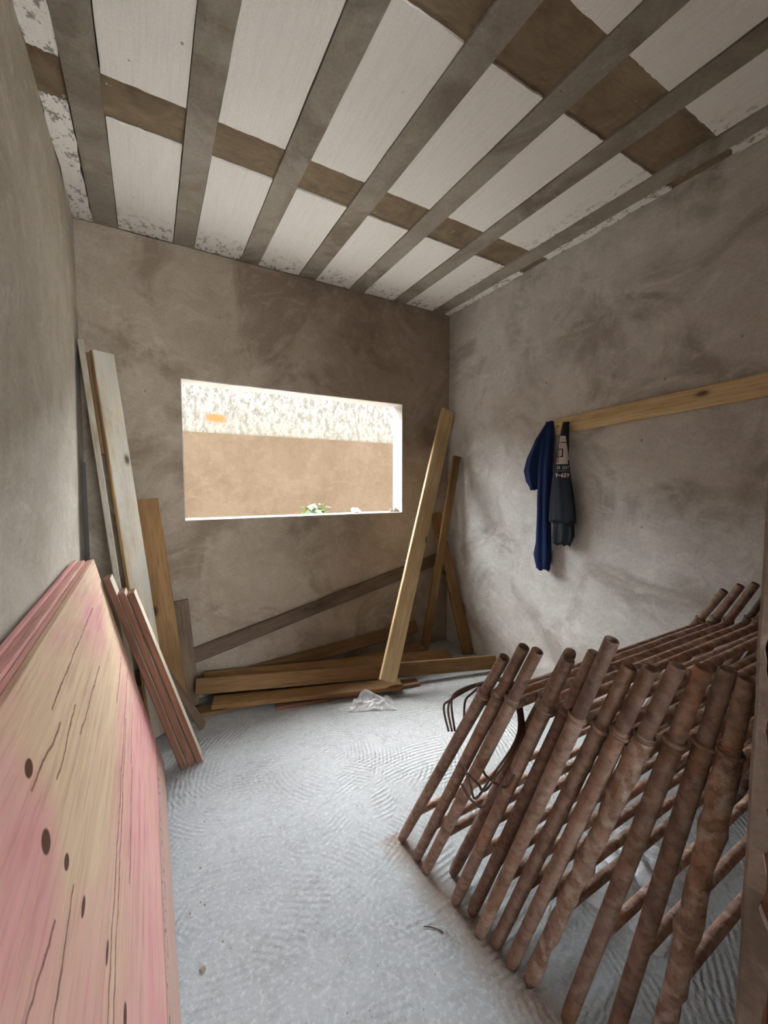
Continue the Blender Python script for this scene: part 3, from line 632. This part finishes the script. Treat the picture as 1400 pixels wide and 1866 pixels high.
s1 = tag(empty('work_shirt', (0, 0, 0)), 'navy blue long-sleeved work shirt hanging at the end of the wall board', 'shirt', 'shirts on the wall board')
cloth_loft('shirt_body', [(992, 1005, 768), (985, 1007, 790), (980, 1004, 850), (979, 1002, 930), (976, 1003, 990), (972, 1004, 1012), (978, 1000, 1036)], 'navy', s1, .05, 5, .4)
cloth_loft('sleeve', [(991, 1000, 774), (976, 994, 800), (962, 984, 835), (957, 982, 858), (962, 982, 878), (970, 980, 890)], 'navy', s1, .05, 4, 1.9, .006)
cloth_loft('shirt_tail', [(984, 1003, 860), (980, 1000, 900), (978.5, 996, 926)], 'navy', s1, .03, 4, .2, -.004)
s2 = tag(empty('work_t_shirt', (0, 0, 0)), 'dark slate t-shirt with white chest print hanging from the wall board', 'shirt', 'shirts on the wall board')
ROWS2 = [(1026, 1036, 769), (1023, 1037, 790), (1017, 1038, 830), (1010, 1042, 870), (1006, 1048, 910), (1003, 1052, 950)]
b2 = cloth_loft('shirt_body', ROWS2, 'slate', s2, .05, 5, 2.2, .014, rip=.09)
cloth_loft('shirt_hem', [(1008, 1046, 930), (1008, 1047, 950), (1007.5, 1048, 975), (1009, 1040, 990)], 'slate', s2, .04, 7, .9, .012)
# printed panel follows the cloth: find the cloth front under each point by ray casting
from mathutils.bvhtree import BVHTree
bvh = BVHTree.FromPolygons([v.co.copy() for v in b2.data.vertices], [tuple(p.vertices) for p in b2.data.polygons])
def on_cloth(px, py, lift):
    d = (_fw * F + _rt * (px - CX) - _up * (py - CY)).normalized(); hit = bvh.ray_cast(Vector((0, 0, CAMH)), d)
    if hit[0] is None: return None
    return hit[0] - d * lift
def patch(name, corners, mat, parent, lift, nu=10, nv=14):
    (ax, ay), (bx2, by2), (cx2, cy2), (dx2, dy2) = corners; V = []; ok = {}
    for j in range(nv + 1):
        for i in range(nu + 1):
            u, w_ = i / nu, j / nv
            px = (ax * (1 - u) + bx2 * u) * (1 - w_) + (dx2 * (1 - u) + cx2 * u) * w_; py = (ay * (1 - u) + by2 * u) * (1 - w_) + (dy2 * (1 - u) + cy2 * u) * w_
            p = on_cloth(px, py, lift)
            if p is not None: ok[(i, j)] = len(V); V.append(p)
    Fc = [tuple(ok[q] for q in ((i, j), (i + 1, j), (i + 1, j + 1), (i, j + 1))) for j in range(nv) for i in range(nu) if all(q in ok for q in ((i, j), (i + 1, j), (i + 1, j + 1), (i, j + 1)))]
    return mesh_obj(name, V, Fc, mat, parent, recalc=False)
def cp(x, y): return (940 + x / 6.02, 750 + y / 6.02)
pp = patch('chest_print', [cp(490, 265), cp(548, 265), cp(594, 577), cp(436, 577)], 'print', s2, .0015)
patch('print_line', [cp(478, 334), cp(560, 334), cp(561, 343), cp(477, 343)], 'ink', s2, .0025, 8, 1)
for c4 in ([cp(452, 408), cp(522, 408), cp(522, 418), cp(450, 418)], [cp(508, 418), cp(522, 418), cp(518, 500), cp(504, 500)], [cp(448, 490), cp(520, 490), cp(519, 500), cp(446, 500)], [cp(448, 418), cp(460, 418), cp(456, 490), cp(444, 490)]):
    patch('print_mark', c4, 'ink', s2, .0025, 4, 4)
def cloth_text(txt, x0, y0, x1, y1, shear=0.0):
    cell = (x1 - x0) / len(txt)
    for i, ch in enumerate(txt):
        if ch == ' ': continue
        cu = bpy.data.curves.new('txt', 'FONT'); cu.body = ch; cu.size = 1; cu.resolution_u = 3; cu.offset = .03
        to = bpy.data.objects.new('txt', cu); COL.objects.link(to); bpy.context.view_layer.update()
        me = to.evaluated_get(bpy.context.evaluated_depsgraph_get()).to_mesh()
        vs = [v.co.copy() for v in me.vertices]; fs = [tuple(p.vertices) for p in me.polygons]
        mx0, mx1 = min(v.x for v in vs), max(v.x for v in vs); my0, my1 = min(v.y for v in vs), max(v.y for v in vs); V = []; good = []
        hh = (y1 - y0) if ch != '-' else (y1 - y0) * .22; yb_ = y1 if ch != '-' else (y0 + y1) / 2 + hh / 2; cw = cell * (.86 if ch not in 'I(' else .35)
        for v in vs:
            a, b = (v.x - mx0) / (mx1 - mx0), (v.y - my0) / (my1 - my0)
            p = on_cloth(*cp(x0 + cell * i + cell * .5 + cw * (a - .5) + shear * b, yb_ - hh * b), .003); good.append(p is not None); V.append(p if p is not None else Vector((XS - .03, 1.5, 1.4)))
        fs = [q for q in fs if all(good[i_] for i_ in q)]
        bpy.data.objects.remove(to)
        if fs: mesh_obj('print_letter', V, fs, 'print', s2, recalc=False)
cloth_text('IS COST', 448, 596, 588, 632, 3); cloth_text('V-659', 432, 674, 590, 722, 3)
patch('print_line', [cp(455, 645), cp(598, 645), cp(600, 654), cp(452, 654)], plain('dim_print', (.16, .14, .13)), s2, .0025, 10, 1)

# ---------------------------------------------------------------- plastic film
def film(name, cx, cy, lx, ly, h, rot, seed, label):
    V, Fc = [], []; nx, ny = 40, 26
    for j in range(ny + 1):
        for i in range(nx + 1):
            u, w_ = i / nx * 2 - 1, j / ny * 2 - 1; rr = max(abs(u), abs(w_)); e_ = 1 + .22 * mnoise.noise(Vector((math.atan2(w_, u) * 1.3 + seed, seed, 0)))
            x, y = u * lx * e_, w_ * ly * e_
            z = h * (1 - rr ** 2) * (.35 + .9 * abs(mnoise.noise(Vector((u * 1.5 + seed, w_ * 1.5, seed))))) + .10 * h * abs(mnoise.noise(Vector((u * 4, w_ * 4 + seed, 3)))) + .0015
            x += .18 * lx * mnoise.noise(Vector((u * 2.5, w_ * 2.5, seed + 4))); y += .18 * ly * mnoise.noise(Vector((u * 2.5, w_ * 2.5, seed + 8)))
            V.append((cx + x * math.cos(rot) - y * math.sin(rot), cy + x * math.sin(rot) + y * math.cos(rot), z))
    for j in range(ny):
        for i in range(nx): k = j * (nx + 1) + i; Fc.append((k, k + 1, k + nx + 2, k + nx + 1))
    return tag(mesh_obj(name, V, Fc, 'film', recalc=False), label, 'plastic')
film('plastic_bag', 1.09, 2.045, .125, .06, .085, -.42, 2.3, 'crumpled clear plastic bag on the floor before the board pile')
p = pix(1180, 1625, 2, 0)
film('plastic_sheet', p.x + .02, p.y + .05, .2, .13, .06, .4, 8.1, 'shiny clear plastic sheet on the floor behind the scaffold frames')

# ---------------------------------------------------------------- bits outside the window and on the sill
def lump(name, c, r, mat, seed, flat=.7):
    bm = bmesh.new(); bmesh.ops.create_icosphere(bm, subdivisions=2, radius=1)
    for v in bm.verts:
        d = v.co.normalized(); k = 1 + .5 * mnoise.noise(d * 1.7 + Vector((seed, seed, 0))); v.co = Vector((d.x * r * k, d.y * r * k, max(-.45, d.z * k) * r * flat))
    zmin = min(v.co.z for v in bm.verts)
    for v in bm.verts: v.co.z -= zmin
    me = bpy.data.meshes.new(name); bm.to_mesh(me); bm.free(); me.materials.append(M[mat]); o = bpy.data.objects.new(name, me); COL.objects.link(o); o.location = c; return o
q = pix(648, 934, 1, YB + .10); tag(lump('plaster_lump', (q.x, YB + .10, WZ0 + .001), .035, 'white', 3.0, .8), 'white plaster lump on the window sill', 'rubble')
for (x, r, sd_, lb) in ((713, .014, 1.0, 'smaller dark mortar crumb at the right end of the window sill'), (725, .02, 5.0, 'larger dark mortar crumb in the right corner of the window sill')):
    q = pix(x, 934, 1, YB + .06); tag(lump('mortar_crumb', (min(q.x, WX1 - .022), YB + .06, WZ0 + .001), r, 'crumb', sd_, 1.1), lb, 'rubble', 'crumbs on the window sill')
pl = tag(empty('leafy_plant', (1.25, 3.35, 0)), 'green and yellow leafy plant outside the window, just above the sill', 'plant')
for s_ in range(3):
    a = s_ * 2.1; V, Fc = tube_data([(0, 0, 0), (.03 * math.cos(a), .03 * math.sin(a), .5), (.07 * math.cos(a), 0.05 * math.sin(a), 1.06)], [.012, .01, .006], 8); mesh_obj('stem', V, Fc, 'leaf', pl, smooth=True)
for l_ in range(34):
    z = random.uniform(.96, 1.13); a = random.uniform(0, 6.28); el = random.uniform(-.5, .7); L_, w_ = random.uniform(.07, .13), random.uniform(.025, .045)
    ox = random.uniform(-.07, .07); oy = random.uniform(-.05, .05)
    V = []
    for i in range(5):
        s_ = i / 4; ww = w_ * math.sin(math.pi * min(.97, max(.05, s_))); zc = -.05 * s_ * s_
        for sg in (-1, 0, 1): V.append(Vector((s_ * L_, sg * ww, zc + (.008 if sg else 0))))
    R = Matrix.Rotation(a, 4, 'Z') @ Matrix.Rotation(-el, 4, 'Y'); V = [R @ v_ + Vector((ox, oy, z)) for v_ in V]
    Fc = [(i * 3 + k, i * 3 + k + 1, i * 3 + k + 4, i * 3 + k + 3) for i in range(4) for k in range(2)]
    mesh_obj('leaf', V, Fc, random.choice(['leaf', 'leaf', 'leafg', 'leafy']), pl, recalc=False)

# ---------------------------------------------------------------- crumbs and a wire on the floor
V, Fc = tube_data(smooth_path([(.655, .905, .004), (.672, .893, .003), (.688, .876, .003), (.694, .864, .004)]), .0016, 6)
tag(mesh_obj('wire_offcut', V, Fc, 'rebar', smooth=True), 'short dark wire offcut on the floor beside the scaffold feet', 'wire')
q = pix(369, 1768, 2, 0); tag(lump('mortar_crumb', (q.x, q.y, 0), .008, 'crumb', 11.0), 'largest mortar crumb on the floor beside the plywood foot', 'rubble')
for i in range(22):
    x, y = random.uniform(.06, .16) if i < 14 else random.uniform(.1, 1.2), random.uniform(1.02, 1.98)
    if i >= 14 and x > .68: y = random.uniform(1.4, 1.95)
    tag(lump('mortar_crumb', (x, y, 0), random.uniform(.0018, .0034), 'crumb', i * 1.9), 'tiny dark mortar crumb scattered on the grey concrete floor', 'rubble', 'crumbs scattered on the floor')
for i, (px, py) in enumerate([(712, 1283), (716, 1290)][:1]):
    q = pix(px, py, 2, 0); tag(lump('mortar_crumb', (q.x, q.y, 0), .011, 'crumb', 21.0), 'grey pebble on the floor just before the plastic bag', 'rubble')
